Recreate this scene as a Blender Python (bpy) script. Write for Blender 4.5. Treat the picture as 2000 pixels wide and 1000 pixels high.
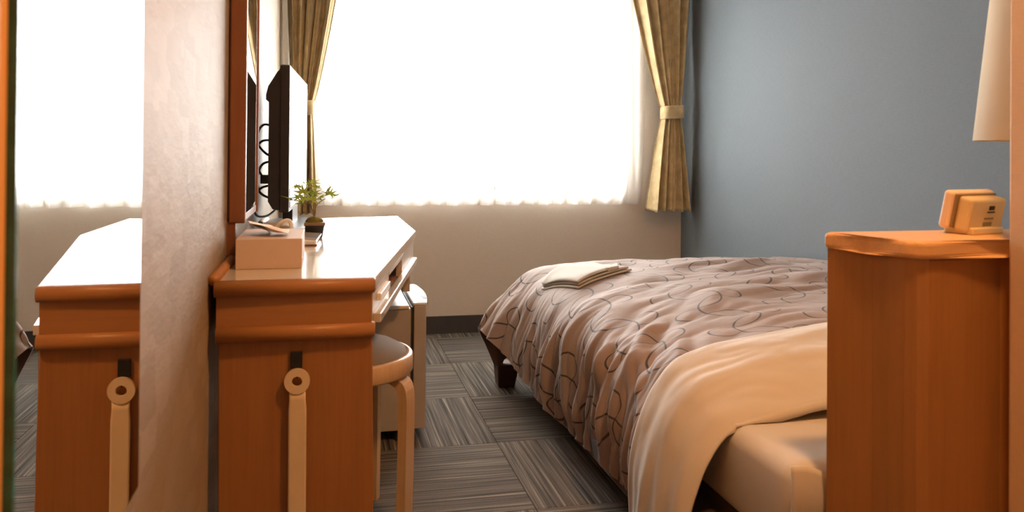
import bpy, bmesh, math, random
import numpy as np
from mathutils import Vector, Matrix, Euler
random.seed(4); rng = np.random.default_rng(4)
scene = bpy.context.scene
C = scene.collection
for o in list(bpy.data.objects): bpy.data.objects.remove(o)
PI = math.pi

# ------------------------------------------------------------------ camera
F, YAW, PITCH, ROLL, CY, H = 1601.55, 0.2239, -0.0068, 0.0083, 285.08, 0.9333
cam = bpy.data.cameras.new('camera'); camo = bpy.data.objects.new('camera', cam); C.objects.link(camo)
xa = Vector((math.cos(YAW), -math.sin(YAW), 0))
fw = Vector((math.cos(PITCH)*math.sin(YAW), math.cos(PITCH)*math.cos(YAW), -math.sin(PITCH)))
up = Vector((math.sin(PITCH)*math.sin(YAW), math.sin(PITCH)*math.cos(YAW), math.cos(PITCH)))
cx_ = math.cos(ROLL)*xa + math.sin(ROLL)*up
cu_ = -math.sin(ROLL)*xa + math.cos(ROLL)*up
M4 = Matrix((cx_, cu_, -fw)).transposed().to_4x4(); M4.translation = (0, 0, H)
camo.matrix_world = M4
cam.sensor_fit = 'HORIZONTAL'; cam.sensor_width = 36; cam.lens = F*36/2000
cam.shift_y = (CY-500)/2000; cam.clip_start = 0.02
cam.dof.use_dof = True; cam.dof.focus_distance = 3.0; cam.dof.aperture_fstop = 7.0
scene.camera = camo

# ------------------------------------------------------------------ world, light, exposure
world = bpy.data.worlds.new('daylight'); scene.world = world; world.use_nodes = True
bg = world.node_tree.nodes['Background']
bg.inputs[0].default_value = (1.0, 0.99, 0.97, 1); bg.inputs[1].default_value = 31.0
pl = bpy.data.lights.new('window_portal', 'AREA'); pl.shape = 'RECTANGLE'; pl.size = 1.56; pl.size_y = 1.10
pl.cycles.is_portal = True
po = bpy.data.objects.new('window_portal', pl); C.objects.link(po); po.location = (0.77, 4.30, 1.26); po.rotation_euler = (-PI/2, 0, 0)
scene.view_settings.view_transform = 'Standard'; scene.view_settings.look = 'None'
scene.view_settings.gamma = 1.0; scene.view_settings.use_curve_mapping = False
scene.view_settings.exposure = 0.75
LAMP_W = 17.5
LAMP_COL = (1.0, 0.48, 0.165)

# ------------------------------------------------------------------ materials
def nt_new(name):
    m = bpy.data.materials.new(name); m.use_nodes = True
    nt = m.node_tree; b = nt.nodes['Principled BSDF']
    return m, nt, b
def N(nt, t, **kw):
    n = nt.nodes.new(t)
    for k, v in kw.items(): setattr(n, k, v)
    return n
def link(nt, a, b): nt.links.new(a, b)
def coords(nt, kind='Object', scale=(1, 1, 1), rot=(0, 0, 0)):
    t = N(nt, 'ShaderNodeTexCoord'); m = N(nt, 'ShaderNodeMapping')
    m.inputs['Scale'].default_value = scale; m.inputs['Rotation'].default_value = rot
    link(nt, t.outputs[kind], m.inputs[0]); return m.outputs[0]
def noise(nt, vec, scale, detail=3, rough=.5):
    n = N(nt, 'ShaderNodeTexNoise'); n.inputs['Scale'].default_value = scale
    n.inputs['Detail'].default_value = detail; n.inputs['Roughness'].default_value = rough
    link(nt, vec, n.inputs['Vector']); return n.outputs['Fac']
def ramp(nt, fac, stops):
    r = N(nt, 'ShaderNodeValToRGB'); e = r.color_ramp.elements
    while len(e) < len(stops): e.new(0.5)
    for el, (p, c) in zip(e, stops): el.position = p; el.color = (*c, 1)
    link(nt, fac, r.inputs[0]); return r.outputs[0]
def bump(nt, b, h, strength, dist=.01):
    n = N(nt, 'ShaderNodeBump'); n.inputs['Strength'].default_value = strength; n.inputs['Distance'].default_value = dist
    link(nt, h, n.inputs['Height']); link(nt, n.outputs[0], b.inputs['Normal']); return n
def simple(name, col, rough=.5, var=.08, nscale=20, metal=0., bumps=0., bscale=200, spec=.5, coat=0., sheen=0.):
    m, nt, b = nt_new(name)
    v = coords(nt); f = noise(nt, v, nscale)
    lo = tuple(c*(1-var) for c in col); hi = tuple(min(1, c*(1+var)) for c in col)
    link(nt, ramp(nt, f, [(.3, lo), (.7, hi)]), b.inputs['Base Color'])
    b.inputs['Roughness'].default_value = rough; b.inputs['Metallic'].default_value = metal
    b.inputs['Specular IOR Level'].default_value = spec; b.inputs['Coat Weight'].default_value = coat
    b.inputs['Sheen Weight'].default_value = sheen
    if bumps: bump(nt, b, noise(nt, v, bscale), bumps, .002)
    return m
def wood(name, col, axis=2, rough=.42, dark=.62, spec=.4):
    m, nt, b = nt_new(name)
    sc = [14, 14, 14]; sc[axis] = .9
    v = coords(nt, scale=tuple(sc)); f1 = noise(nt, v, 3.0, 5, .6)
    sc2 = [90, 90, 90]; sc2[axis] = 3
    f2 = noise(nt, coords(nt, scale=tuple(sc2)), 2.0, 2)
    mx = N(nt, 'ShaderNodeMix', data_type='FLOAT'); mx.inputs[0].default_value = .35
    link(nt, f1, mx.inputs[2]); link(nt, f2, mx.inputs[3]); dark = 1-(1-dark)*.4
    c0 = tuple(c*dark for c in col)
    link(nt, ramp(nt, mx.outputs[0], [(.32, c0), (.55, col), (.75, tuple(c*1.06 for c in col))]), b.inputs['Base Color'])
    b.inputs['Roughness'].default_value = rough; b.inputs['Specular IOR Level'].default_value = spec
    bump(nt, b, f2, .05, .001)
    return m

WOOD_DESK = wood('desk_wood', (.36, .165, .055), 0, .4)
WOOD_PANEL = wood('desk_panel_wood', (.32, .14, .042), 2, .5)
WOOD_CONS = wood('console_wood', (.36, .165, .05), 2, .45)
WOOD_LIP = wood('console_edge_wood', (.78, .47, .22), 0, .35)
WOOD_DARK = wood('mirror_frame_wood', (.22, .085, .035), 2, .4)
WOOD_BIRCH = wood('birch_wood', (.62, .42, .24), 2, .3)
WOOD_TRIM = wood('trim_wood', (.85, .46, .16), 2, .4)
WOOD_BED = wood('bed_wood', (.06, .024, .012), 0, .5)

# textured wall covering: vertical chips in relief
def wall_chip():
    m, nt, b = nt_new('wall_relief_paper')
    v = coords(nt, scale=(11, 11, 22))
    vo = N(nt, 'ShaderNodeTexVoronoi'); vo.distance = 'CHEBYCHEV'; vo.inputs['Scale'].default_value = 1.0
    link(nt, v, vo.inputs['Vector'])
    f = noise(nt, coords(nt, scale=(16, 16, 48)), 1.0, 4, .6)
    sep = N(nt, 'ShaderNodeSeparateColor'); link(nt, vo.outputs['Color'], sep.inputs[0])
    mx = N(nt, 'ShaderNodeMix', data_type='FLOAT'); mx.inputs[0].default_value = .45
    link(nt, sep.outputs[0], mx.inputs[2]); link(nt, f, mx.inputs[3])
    link(nt, ramp(nt, mx.outputs[0], [(.1, (.275, .212, .145)), (.9, (.350, .275, .195))]), b.inputs['Base Color'])
    b.inputs['Roughness'].default_value = .62; b.inputs['Specular IOR Level'].default_value = .35
    bump(nt, b, mx.outputs[0], .55, .006)
    return m
WALL_CHIP = wall_chip()
def wall_paper(name, col, var=.06, strength=.12, fine=260):
    m, nt, b = nt_new(name)
    v = coords(nt); f = noise(nt, v, fine, 2); g = noise(nt, v, 6, 3)
    h = noise(nt, coords(nt, scale=(40, 40, 400)), 1.0, 2); h2 = noise(nt, coords(nt, scale=(400, 400, 40)), 1.0, 2)
    mx = N(nt, 'ShaderNodeMix', data_type='FLOAT'); mx.inputs[0].default_value = .5
    link(nt, h, mx.inputs[2]); link(nt, h2, mx.inputs[3])
    link(nt, ramp(nt, mx.outputs[0], [(.3, tuple(c*(1-var*1.6) for c in col)), (.7, tuple(c*(1+var*1.6) for c in col))]), b.inputs['Base Color'])
    b.inputs['Roughness'].default_value = .75; b.inputs['Specular IOR Level'].default_value = .25
    bump(nt, b, mx.outputs[0], strength, .002)
    return m
WALL_BLUE = wall_paper('wall_blue_linen', (.160, .192, .222), .05, .2)
WALL_CREAM = wall_paper('wall_cream_paper', (.68, .62, .54), .03, .1)
WALL_ENTRY = wall_paper('wall_entry_paper', (.66, .48, .32), .03, .1)
CEIL = wall_paper('ceiling_paper', (.75, .72, .67), .02, .05)
BASEB = simple('baseboard_vinyl', (.055, .055, .058), .5)
CONCRETE = simple('floor_slab', (.05, .048, .045), .9)

def carpet():
    m, nt, b = nt_new('carpet_tile_pile')
    v = coords(nt, scale=(.7, 46, 46)); f = noise(nt, v, 2.0, 2, .5)
    v2 = coords(nt, scale=(1.4, 110, 110)); f2 = noise(nt, v2, 2.0, 2, .6)
    v3 = coords(nt); f3 = noise(nt, v3, 420, 1)
    mx = N(nt, 'ShaderNodeMix', data_type='FLOAT'); mx.inputs[0].default_value = .4
    link(nt, f, mx.inputs[2]); link(nt, f2, mx.inputs[3])
    col = ramp(nt, mx.outputs[0], [(.30, (.028, .028, .030)), (.43, (.085, .078, .070)), (.54, (.15, .132, .112)), (.68, (.34, .30, .25))])
    mc = N(nt, 'ShaderNodeMix', data_type='RGBA', blend_type='MULTIPLY'); mc.inputs[0].default_value = .7
    link(nt, col, mc.inputs[6]); link(nt, ramp(nt, f3, [(.3, (.55, .55, .55)), (.7, (1.25, 1.25, 1.25))]), mc.inputs[7])
    link(nt, mc.outputs[2], b.inputs['Base Color'])
    b.inputs['Roughness'].default_value = .95; b.inputs['Specular IOR Level'].default_value = .1
    bump(nt, b, mx.outputs[0], .6, .004)
    return m
CARPET = carpet()

def mirror_mat():
    m, nt, b = nt_new('silvered_mirror')
    b.inputs['Metallic'].default_value = 1; b.inputs['Roughness'].default_value = .0
    f = noise(nt, coords(nt), 1.5); link(nt, ramp(nt, f, [(0, (.86, .87, .86)), (1, (.88, .89, .88))]), b.inputs['Base Color'])
    return m
MIRROR = mirror_mat()
GLASS_EDGE = simple('green_glass_edge', (.02, .13, .10), .15, .2, 60)

def laminate():
    m, nt, b = nt_new('desk_laminate')
    f = noise(nt, coords(nt), 9, 3)
    link(nt, ramp(nt, f, [(.3, (.60, .55, .46)), (.7, (.64, .59, .50))]), b.inputs['Base Color'])
    b.inputs['Roughness'].default_value = .16; b.inputs['Specular IOR Level'].default_value = .6
    b.inputs['Coat Weight'].default_value = .6; b.inputs['Coat Roughness'].default_value = .06
    return m
LAMINATE = laminate()

def fabric(name, col, var=.08, weave=700, sheen=.2, bumpy=.15, nscale=8):
    m, nt, b = nt_new(name)
    v = coords(nt); f = noise(nt, v, nscale, 4); g = noise(nt, v, weave, 1)
    link(nt, ramp(nt, f, [(.3, tuple(c*(1-var) for c in col)), (.7, tuple(min(1, c*(1+var)) for c in col))]), b.inputs['Base Color'])
    b.inputs['Roughness'].default_value = .85; b.inputs['Specular IOR Level'].default_value = .2
    b.inputs['Sheen Weight'].default_value = sheen
    bump(nt, b, g, bumpy, .001)
    return m
SHEET = fabric('white_cotton_sheet', (.60, .555, .495), .02)
PILLOW = fabric('white_pillow_cotton', (.82, .82, .82), .02)
TOWEL = fabric('white_cotton_garment', (.50, .475, .425), .03)
DRAPE = fabric('gold_damask', (.58, .46, .25), .20, 500, .25, .2, 22)
GREYCUSH = fabric('grey_cushion', (.20, .175, .15), .06, 600, .05)
BEDBASE = fabric('dark_brown_bed_fabric', (.045, .022, .014), .1)
LAMPSHADE = fabric('cream_shade_fabric', (.74, .66, .50), .02, 900, .1, .1)

def translucent_sheer():
    m, nt, b = nt_new('white_voile')
    nt.nodes.remove(b); out = nt.nodes['Material Output']
    tr = N(nt, 'ShaderNodeBsdfTransparent'); tr.inputs[0].default_value = (1, 1, 1, 1)
    tl = N(nt, 'ShaderNodeBsdfTranslucent'); tl.inputs[0].default_value = (.92, .90, .87, 1)
    df = N(nt, 'ShaderNodeBsdfDiffuse')
    f = noise(nt, coords(nt), 300, 1); link(nt, ramp(nt, f, [(.2, (.84, .82, .79)), (.8, (.9, .88, .85))]), df.inputs[0])
    a = N(nt, 'ShaderNodeMixShader'); a.inputs[0].default_value = .45; link(nt, tl.outputs[0], a.inputs[1]); link(nt, df.outputs[0], a.inputs[2])
    c = N(nt, 'ShaderNodeMixShader'); c.inputs[0].default_value = .80; link(nt, tr.outputs[0], c.inputs[1]); link(nt, a.outputs[0], c.inputs[2])
    link(nt, c.outputs[0], out.inputs[0])
    return m
SHEER = translucent_sheer()
def clear_glass(name, tint=(1, 1, 1), fac=.12):
    m, nt, b = nt_new(name); nt.nodes.remove(b); out = nt.nodes['Material Output']
    tr = N(nt, 'ShaderNodeBsdfTransparent'); tr.inputs[0].default_value = (*tint, 1)
    gl = N(nt, 'ShaderNodeBsdfGlossy'); gl.inputs['Roughness'].default_value = .02
    lw = N(nt, 'ShaderNodeFresnel'); lw.inputs[0].default_value = 1.5
    mx = N(nt, 'ShaderNodeMixShader'); link(nt, lw.outputs[0], mx.inputs[0]); link(nt, tr.outputs[0], mx.inputs[1]); link(nt, gl.outputs[0], mx.inputs[2])
    link(nt, mx.outputs[0], out.inputs[0]); return m
PANE = clear_glass('window_glass')
ACRYLIC = clear_glass('clear_acrylic', (.93, .94, .92))

BLACK = simple('black_plastic', (.012, .012, .013), .35)
def screen_mat():
    m, nt, b = nt_new('television_screen')
    f = noise(nt, coords(nt), 3); link(nt, ramp(nt, f, [(0, (.012, .012, .014)), (1, (.016, .016, .018))]), b.inputs['Base Color'])
    b.inputs['Roughness'].default_value = .12; b.inputs['Specular IOR Level'].default_value = .9; b.inputs['Coat Weight'].default_value = 1; b.inputs['Coat Roughness'].default_value = .05
    return m
SCREEN = screen_mat()
SILVER = simple('silver_plastic', (.45, .45, .46), .3, .04, 20, .4)
ALU = simple('window_aluminium', (.42, .36, .31), .4, .05, 20, .5)
FRIDGE = simple('fridge_enamel', (.42, .37, .32), .35, .03)
FRIDGE_TOP = simple('fridge_white_top', (.80, .79, .76), .3, .02)
DARKGREY = simple('dark_grey_rubber', (.035, .035, .035), .6)
PAPER = simple('tissue_paper', (.82, .76, .70), .9, .03)
CARD = simple('tissue_carton', (.56, .44, .36), .6, .03)
WHITEPL = simple('white_plastic', (.80, .77, .70), .35, .02)
HORN = simple('ivory_plastic', (.66, .54, .36), .4, .03)
CREAM = simple('cream_plastic', (.66, .52, .28), .45, .03)
CREAM2 = simple('cream_plastic_pale', (.78, .62, .46), .45, .03)
PRINT = simple('printed_black', (.03, .02, .02), .6)
PRINT2 = simple('printed_brown', (.27, .19, .09), .6)
POT = simple('dark_glazed_pot', (.02, .017, .016), .3, .2)
POTRIM = simple('pot_rim_clay', (.20, .12, .07), .6, .1)
MOSS = simple('moss', (.13, .11, .015), .95, .5, 120, bumps=.8, bscale=300)
STEM = simple('plant_stem', (.22, .17, .08), .7, .2)
def leaf_mat():
    m, nt, b = nt_new('maple_leaf'); f = noise(nt, coords(nt), 40, 3)
    link(nt, ramp(nt, f, [(.3, (.22, .36, .04)), (.7, (.48, .58, .12))]), b.inputs['Base Color'])
    b.inputs['Roughness'].default_value = .5; b.inputs['Subsurface Weight'].default_value = .25; b.inputs['Subsurface Radius'].default_value = (.01, .01, .005)
    return m
LEAF = leaf_mat()
TRAYWHITE = simple('glossy_white_tray', (.74, .72, .66), .08, .02, coat=1.0)
TAN = simple('tan_woven_basket', (.42, .28, .14), .7, .2, 80, bumps=.5, bscale=150)
METAL = simple('brushed_steel', (.6, .58, .55), .3, .04, 20, 1.0)

# printed duvet fabric: chains of large and small arcs
def duvet_mat():
    m, nt, b = nt_new('duvet_print')
    tc = N(nt, 'ShaderNodeUVMap'); tc.uv_map = 'UVMap'
    sep = N(nt, 'ShaderNodeSeparateXYZ'); 
    nz = N(nt, 'ShaderNodeTexNoise'); nz.inputs['Scale'].default_value = 3.2; nz.inputs['Detail'].default_value = 1
    link(nt, tc.outputs[0], nz.inputs['Vector'])
    sub = N(nt, 'ShaderNodeVectorMath', operation='SUBTRACT'); link(nt, nz.outputs['Color'], sub.inputs[0]); sub.inputs[1].default_value = (.5, .5, .5)
    scl = N(nt, 'ShaderNodeVectorMath', operation='SCALE'); link(nt, sub.outputs[0], scl.inputs[0]); scl.inputs[3].default_value = .045
    add = N(nt, 'ShaderNodeVectorMath', operation='ADD'); link(nt, tc.outputs[0], add.inputs[0]); link(nt, scl.outputs[0], add.inputs[1])
    link(nt, add.outputs[0], sep.inputs[0])
    def mth(op, a, b_=None, c=None):
        n = N(nt, 'ShaderNodeMath', operation=op)
        for i, x in enumerate((a, b_, c)):
            if x is None: continue
            if isinstance(x, (int, float)): n.inputs[i].default_value = x
            else: link(nt, x, n.inputs[i])
        return n.outputs[0]
    U, V = sep.outputs[0], sep.outputs[1]
    # build a chain: left-turn arc radius R, right-turn arc radius r, each by angle A; net heading unchanged
    def chain(R, r, A, head):
        arcs = []; p = np.array([0., 0.]); th = head
        nrm = np.array([-math.sin(th), math.cos(th)]); c = p + R*nrm
        a0 = th-PI/2; arcs.append((c, R, a0, a0+A))
        th += A; p = c + R*np.array([math.cos(a0+A), math.sin(a0+A)])
        nrm = np.array([math.sin(th), -math.cos(th)]); c = p + r*nrm
        a0 = th+PI/2; arcs.append((c, r, a0-A, a0)); p = c + r*np.array([math.cos(a0-A), math.sin(a0-A)])
        return arcs, p
    R, r, A = .080, .037, math.radians(240)
    arcs, per = chain(R, r, A, 0)
    ang = math.atan2(per[1], per[0]); L = float(np.hypot(*per))
    # rotate so the chain advances along +V, period L
    rot = PI/2-ang; cr, sr = math.cos(rot), math.sin(rot)
    Pu, Pv = .265, L
    k = max(1, math.ceil(2*R/L+.05))
    total = None
    def one(cx, cy, rad, mid, half, pv):
        nonlocal total
        du = mth('SUBTRACT', U, cx); dv = mth('SUBTRACT', V, cy)
        du = mth('WRAP', du, Pu/2, -Pu/2); dv = mth('WRAP', dv, pv/2, -pv/2)
        d = mth('SQRT', mth('ADD', mth('MULTIPLY', du, du), mth('MULTIPLY', dv, dv)))
        e = mth('ABSOLUTE', mth('SUBTRACT', d, rad))
        # cosine of angle from arc middle
        dot = mth('ADD', mth('MULTIPLY', du, math.cos(mid)), mth('MULTIPLY', dv, math.sin(mid)))
        cs = mth('DIVIDE', dot, mth('MAXIMUM', d, .001))
        w = mth('MULTIPLY_ADD', mth('ADD', cs, 1.0), .0013, .0006)
        ln = mth('SUBTRACT', 1.0, mth('SMOOTH_MIN', mth('DIVIDE', e, w), 1.0, .3))
        ln = mth('MINIMUM', mth('MULTIPLY', mth('MAXIMUM', ln, 0.0), 3.0), 1.0)
        msk = mth('GREATER_THAN', cs, math.cos(half))
        s = mth('MULTIPLY', ln, msk)
        total = s if total is None else mth('MAXIMUM', total, s)
    for ch, (ou, ov, mir) in enumerate(((.0, .0, 1), (Pu*.5, L*.5, -1))):
        for (c, rad, a, bb) in arcs:
            for j in range(k):
                x = c[0]*cr - c[1]*sr; y = c[0]*sr + c[1]*cr
                mid = (a+bb)/2+rot
                if mir < 0: x = -x; mid = PI-mid
                one(x+ou, y+ov+j*L, rad, mid, (bb-a)/2, L*k)
    f = noise(nt, tc.outputs[0], 5, 3)
    base = ramp(nt, f, [(.3, (.285, .215, .186)), (.7, (.325, .247, .215))])
    mc = N(nt, 'ShaderNodeMix', data_type='RGBA'); link(nt, mth('MULTIPLY', total, .93), mc.inputs[0]); link(nt, base, mc.inputs[6]); mc.inputs[7].default_value = (.045, .04, .042, 1)
    link(nt, mc.outputs[2], b.inputs['Base Color'])
    b.inputs['Roughness'].default_value = .7; b.inputs['Specular IOR Level'].default_value = .25; b.inputs['Sheen Weight'].default_value = .15
    wv = noise(nt, tc.outputs[0], 34, 4, .6)
    bump(nt, b, wv, .18, .006)
    return m
DUVET = duvet_mat()
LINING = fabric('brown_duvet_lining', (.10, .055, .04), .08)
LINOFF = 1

# ------------------------------------------------------------------ mesh helpers
ORIG = {}
def root(name, loc, label=None, cat=None, group=None, kind=None):
    o = bpy.data.objects.new(name, None); C.objects.link(o); o.location = loc; o.empty_display_size = .05
    ORIG[o.name] = Vector(loc); tag(o, label, cat, group, kind); return o
def tag(o, label=None, cat=None, group=None, kind=None):
    if label: o['label'] = label
    if cat: o['category'] = cat
    if group: o['group'] = group
    if kind: o['kind'] = kind
    return o
def finish(name, bm, mat, parent=None, smooth=False, origin=None):
    me = bpy.data.meshes.new(name)
    if parent is not None: org = ORIG[parent.name]
    else:
        vs = [v.co for v in bm.verts]
        if origin is None:
            x = [v.x for v in vs]; y = [v.y for v in vs]; z = [v.z for v in vs]
            org = Vector(((min(x)+max(x))/2, (min(y)+max(y))/2, min(z)))
        else: org = Vector(origin)
    for v in bm.verts: v.co = v.co - org
    bmesh.ops.recalc_face_normals(bm, faces=bm.faces)
    for f in bm.faces: f.smooth = smooth
    bm.to_mesh(me); bm.free()
    me.materials.append(mat)
    o = bpy.data.objects.new(name, me); C.objects.link(o)
    if parent is not None: o.parent = parent
    else: o.location = org
    ORIG[o.name] = org
    return o
def nb(): return bmesh.new()
def box(bm, x0, x1, y0, y1, z0, z1, bev=0, seg=2, rot=0):
    r = bmesh.ops.create_cube(bm, size=1)
    vs = r['verts']
    c = Vector(((x0+x1)/2, (y0+y1)/2, (z0+z1)/2))
    for v in vs:
        p = Vector((v.co.x*(x1-x0), v.co.y*(y1-y0), v.co.z*(z1-z0)))
        if rot: p.rotate(Euler((0, 0, rot)))
        v.co = p + c
    if bev:
        es = list({e for v in vs for e in v.link_edges})
        bmesh.ops.bevel(bm, geom=es, offset=bev, segments=seg, profile=.5, affect='EDGES')
    return bm
def prism(bm, poly, z0, z1, bev=0, seg=2, which='all'):
    n = len(poly)
    b = [bm.verts.new((x, y, z0)) for x, y in poly]; t = [bm.verts.new((x, y, z1)) for x, y in poly]
    fs = [bm.faces.new(b[::-1]), bm.faces.new(t)]
    for i in range(n): fs.append(bm.faces.new((b[i], b[(i+1) % n], t[(i+1) % n], t[i])))
    if bev:
        es = []
        for i in range(n):
            for a_, b_ in ((t[i], t[(i+1) % n]), (b[i], b[(i+1) % n]), (t[i], b[i])):
                e = bm.edges.get((a_, b_)); 
                if e: es.append(e)
        bmesh.ops.bevel(bm, geom=es, offset=bev, segments=seg, profile=.5, affect='EDGES')
    return bm
def hexa(bm, pts, bev=0, seg=2):
    vs = [bm.verts.new(p) for p in pts]
    for f in ((0, 3, 2, 1), (4, 5, 6, 7), (0, 1, 5, 4), (1, 2, 6, 5), (2, 3, 7, 6), (3, 0, 4, 7)): bm.faces.new([vs[i] for i in f])
    if bev:
        es = list({e for v in vs for e in v.link_edges}); bmesh.ops.bevel(bm, geom=es, offset=bev, segments=seg, profile=.5, affect='EDGES')
    return bm
def tube(bm, pts, r, n=8, cap=True):
    pts = [Vector(p) for p in pts]; rs = r if isinstance(r, (list, tuple)) else [r]*len(pts)
    rings = []; up0 = None
    for i, p in enumerate(pts):
        t = (pts[min(i+1, len(pts)-1)]-pts[max(i-1, 0)]).normalized()
        if up0 is None:
            up0 = Vector((0, 0, 1)) if abs(t.z) < .9 else Vector((1, 0, 0))
        a = t.cross(up0).normalized(); b = a.cross(t).normalized(); up0 = b
        rings.append([bm.verts.new(p+rs[i]*(math.cos(2*PI*k/n)*a+math.sin(2*PI*k/n)*b)) for k in range(n)])
    for i in range(len(rings)-1):
        for k in range(n): bm.faces.new((rings[i][k], rings[i][(k+1) % n], rings[i+1][(k+1) % n], rings[i+1][k]))
    if cap:
        bm.faces.new(rings[0][::-1]); bm.faces.new(rings[-1])
    return bm
def lathe(bm, prof, c, n=40, sy=1.0):
    rings = []
    for r, z in prof:
        if r < 1e-6: rings.append([bm.verts.new((c[0], c[1], z))])
        else: rings.append([bm.verts.new((c[0]+r*math.cos(2*PI*k/n), c[1]+r*math.sin(2*PI*k/n)*sy, z)) for k in range(n)])
    for i in range(len(rings)-1):
        a, b = rings[i], rings[i+1]
        for k in range(n):
            if len(a) == 1 and len(b) == 1: continue
            if len(a) == 1: bm.faces.new((a[0], b[(k+1) % n], b[k]))
            elif len(b) == 1: bm.faces.new((a[k], a[(k+1) % n], b[0]))
            else: bm.faces.new((a[k], a[(k+1) % n], b[(k+1) % n], b[k]))
    return bm
def spline(pts, n):
    """Catmull-Rom through points"""
    P = np.array(pts, float); m = len(P)-1
    P = np.vstack([2*P[0]-P[1], P, 2*P[-1]-P[-2]])
    out = []
    for s in np.linspace(0, m, n):
        i = min(int(s), m-1); t = s-i
        p0, p1, p2, p3 = P[i], P[i+1], P[i+2], P[i+3]
        out.append(.5*((2*p1)+(p2-p0)*t+(2*p0-5*p1+4*p2-p3)*t*t+(-p0+3*p1-3*p2+p3)*t**3))
    return np.array(out)
def grid(name, G, mat, parent=None, uv=None, thick=0, origin=None, smooth=True):
    """G: array (ni,nj,3) world coordinates -> one mesh"""
    ni, nj = G.shape[:2]
    org = ORIG[parent.name] if parent is not None else Vector(origin if origin is not None else
          (float(G[..., 0].min()+G[..., 0].max())/2, float(G[..., 1].min()+G[..., 1].max())/2, float(G[..., 2].min())))
    V = G.reshape(-1, 3)-np.array(org)
    idx = np.arange(ni*nj).reshape(ni, nj)
    Fq = np.stack([idx[:-1, :-1], idx[1:, :-1], idx[1:, 1:], idx[:-1, 1:]], -1).reshape(-1, 4)
    me = bpy.data.meshes.new(name); me.from_pydata(V.tolist(), [], Fq.tolist())
    if uv is not None:
        lay = me.uv_layers.new(name='UVMap'); UV = uv.reshape(-1, 2)
        lay.data.foreach_set('uv', UV[Fq.reshape(-1)].astype(np.float32).ravel())
    me.polygons.foreach_set('use_smooth', [smooth]*len(Fq)); me.materials.append(mat)
    o = bpy.data.objects.new(name, me); C.objects.link(o)
    if parent is not None: o.parent = parent
    else: o.location = org
    ORIG[o.name] = org
    if thick:
        s = o.modifiers.new('thickness', 'SOLIDIFY'); s.thickness = thick; s.offset = 0
    return o

# ------------------------------------------------------------------ room shell
XL, XR, YW, YB, ZC = -.2085, 1.903, 4.175, -1.3, 2.36
XP, YP = 1.048, 1.085            # corner of the bathroom block beside the entry
def struct(o): o['kind'] = 'structure'; return o
struct(finish('ceiling', box(nb(), XL-.1, XR+.1, YB-.1, YW+.16, ZC, ZC+.1), CEIL))
struct(finish('wall_left', box(nb(), XL-.1, XL, YB-.1, YW+.16, -.02, ZC), WALL_CHIP))
struct(finish('wall_right', box(nb(), XR, XR+.1, YP, YW+.16, -.02, ZC), WALL_BLUE))
struct(finish('wall_entry', box(nb(), XL, XP, YB-.1, YB, -.02, ZC), WALL_CREAM))
struct(finish('wall_partition', box(nb(), XP, XR+.1, YB-.1, YP, -.02, ZC, .006), WALL_ENTRY))
WX0, WX1, WZ0, WZ1 = -.02, 1.563, .708, 1.80
bm = nb()
box(bm, XL, WX0, YW, YW+.16, -.02, ZC); box(bm, WX1, XR, YW, YW+.16, -.02, ZC)
box(bm, WX0, WX1, YW, YW+.16, -.02, WZ0); box(bm, WX0, WX1, YW, YW+.16, WZ1, ZC)
bmesh.ops.remove_doubles(bm, verts=bm.verts, dist=1e-5)
struct(finish('wall_far', bm, WALL_CREAM))
struct(finish('baseboard_far', box(nb(), XL, XR, YW-.008, YW+.002, -.003, .089, .002), BASEB))
struct(finish('baseboard_right', box(nb(), XR-.008, XR+.002, YP, YW-.008, -.003, .089, .002), BASEB))
struct(finish('baseboard_left', box(nb(), XL-.002, XL+.006, .62, YW-.008, -.003, .089, .002), BASEB))
struct(finish('trim_1', box(nb(), XL-.002, XL+.002, -.6, .606, 0, 2.05, .001), WOOD_TRIM))
# floor with carpet tiles
fl = struct(finish('floor', box(nb(), XL, XR, YB, YW, -.05, -.0065), CONCRETE))
SX, SY, TS = .5464, 3.0802, .5
tile_mesh = None
for i in range(-3, 5):
    for j in range(-10, 5):
        x0, x1 = SX+TS*i, SX+TS*(i+1); y0, y1 = SY+TS*j, SY+TS*(j+1)
        a0, a1, b0, b1 = max(x0, XL), min(x1, XR), max(y0, YB), min(y1, YW)
        if a1-a0 < .01 or b1-b0 < .01: continue
        if a0 >= XP-.02 and b1 <= YP: continue
        if a1 > XP and b1 <= YP: a1 = XP
        lengthwise = (i+j) % 2 == 0
        full = (a0, a1, b0, b1) == (x0, x1, y0, y1)
        g = .0006; cxy = Vector(((x0+x1)/2, (y0+y1)/2, 0))
        if full and tile_mesh is not None: me = tile_mesh
        else:
            bm = nb()
            if lengthwise: # local x runs along world Y
                box(bm, b0-cxy.y+g, b1-cxy.y-g, -(a1-cxy.x)+g, -(a0-cxy.x)-g, -.0065, 0, .0012, 1)
            else: box(bm, a0-cxy.x+g, a1-cxy.x-g, b0-cxy.y+g, b1-cxy.y-g, -.0065, 0, .0012, 1)
            me = bpy.data.meshes.new('carpet_tile'); bm.to_mesh(me); bm.free(); me.materials.append(CARPET)
            if full: tile_mesh = me
        t = bpy.data.objects.new('carpet_tile', me); C.objects.link(t); t.parent = fl
        t.location = cxy-ORIG[fl.name]; t.rotation_euler = (0, 0, PI/2 if lengthwise else 0)

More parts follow.
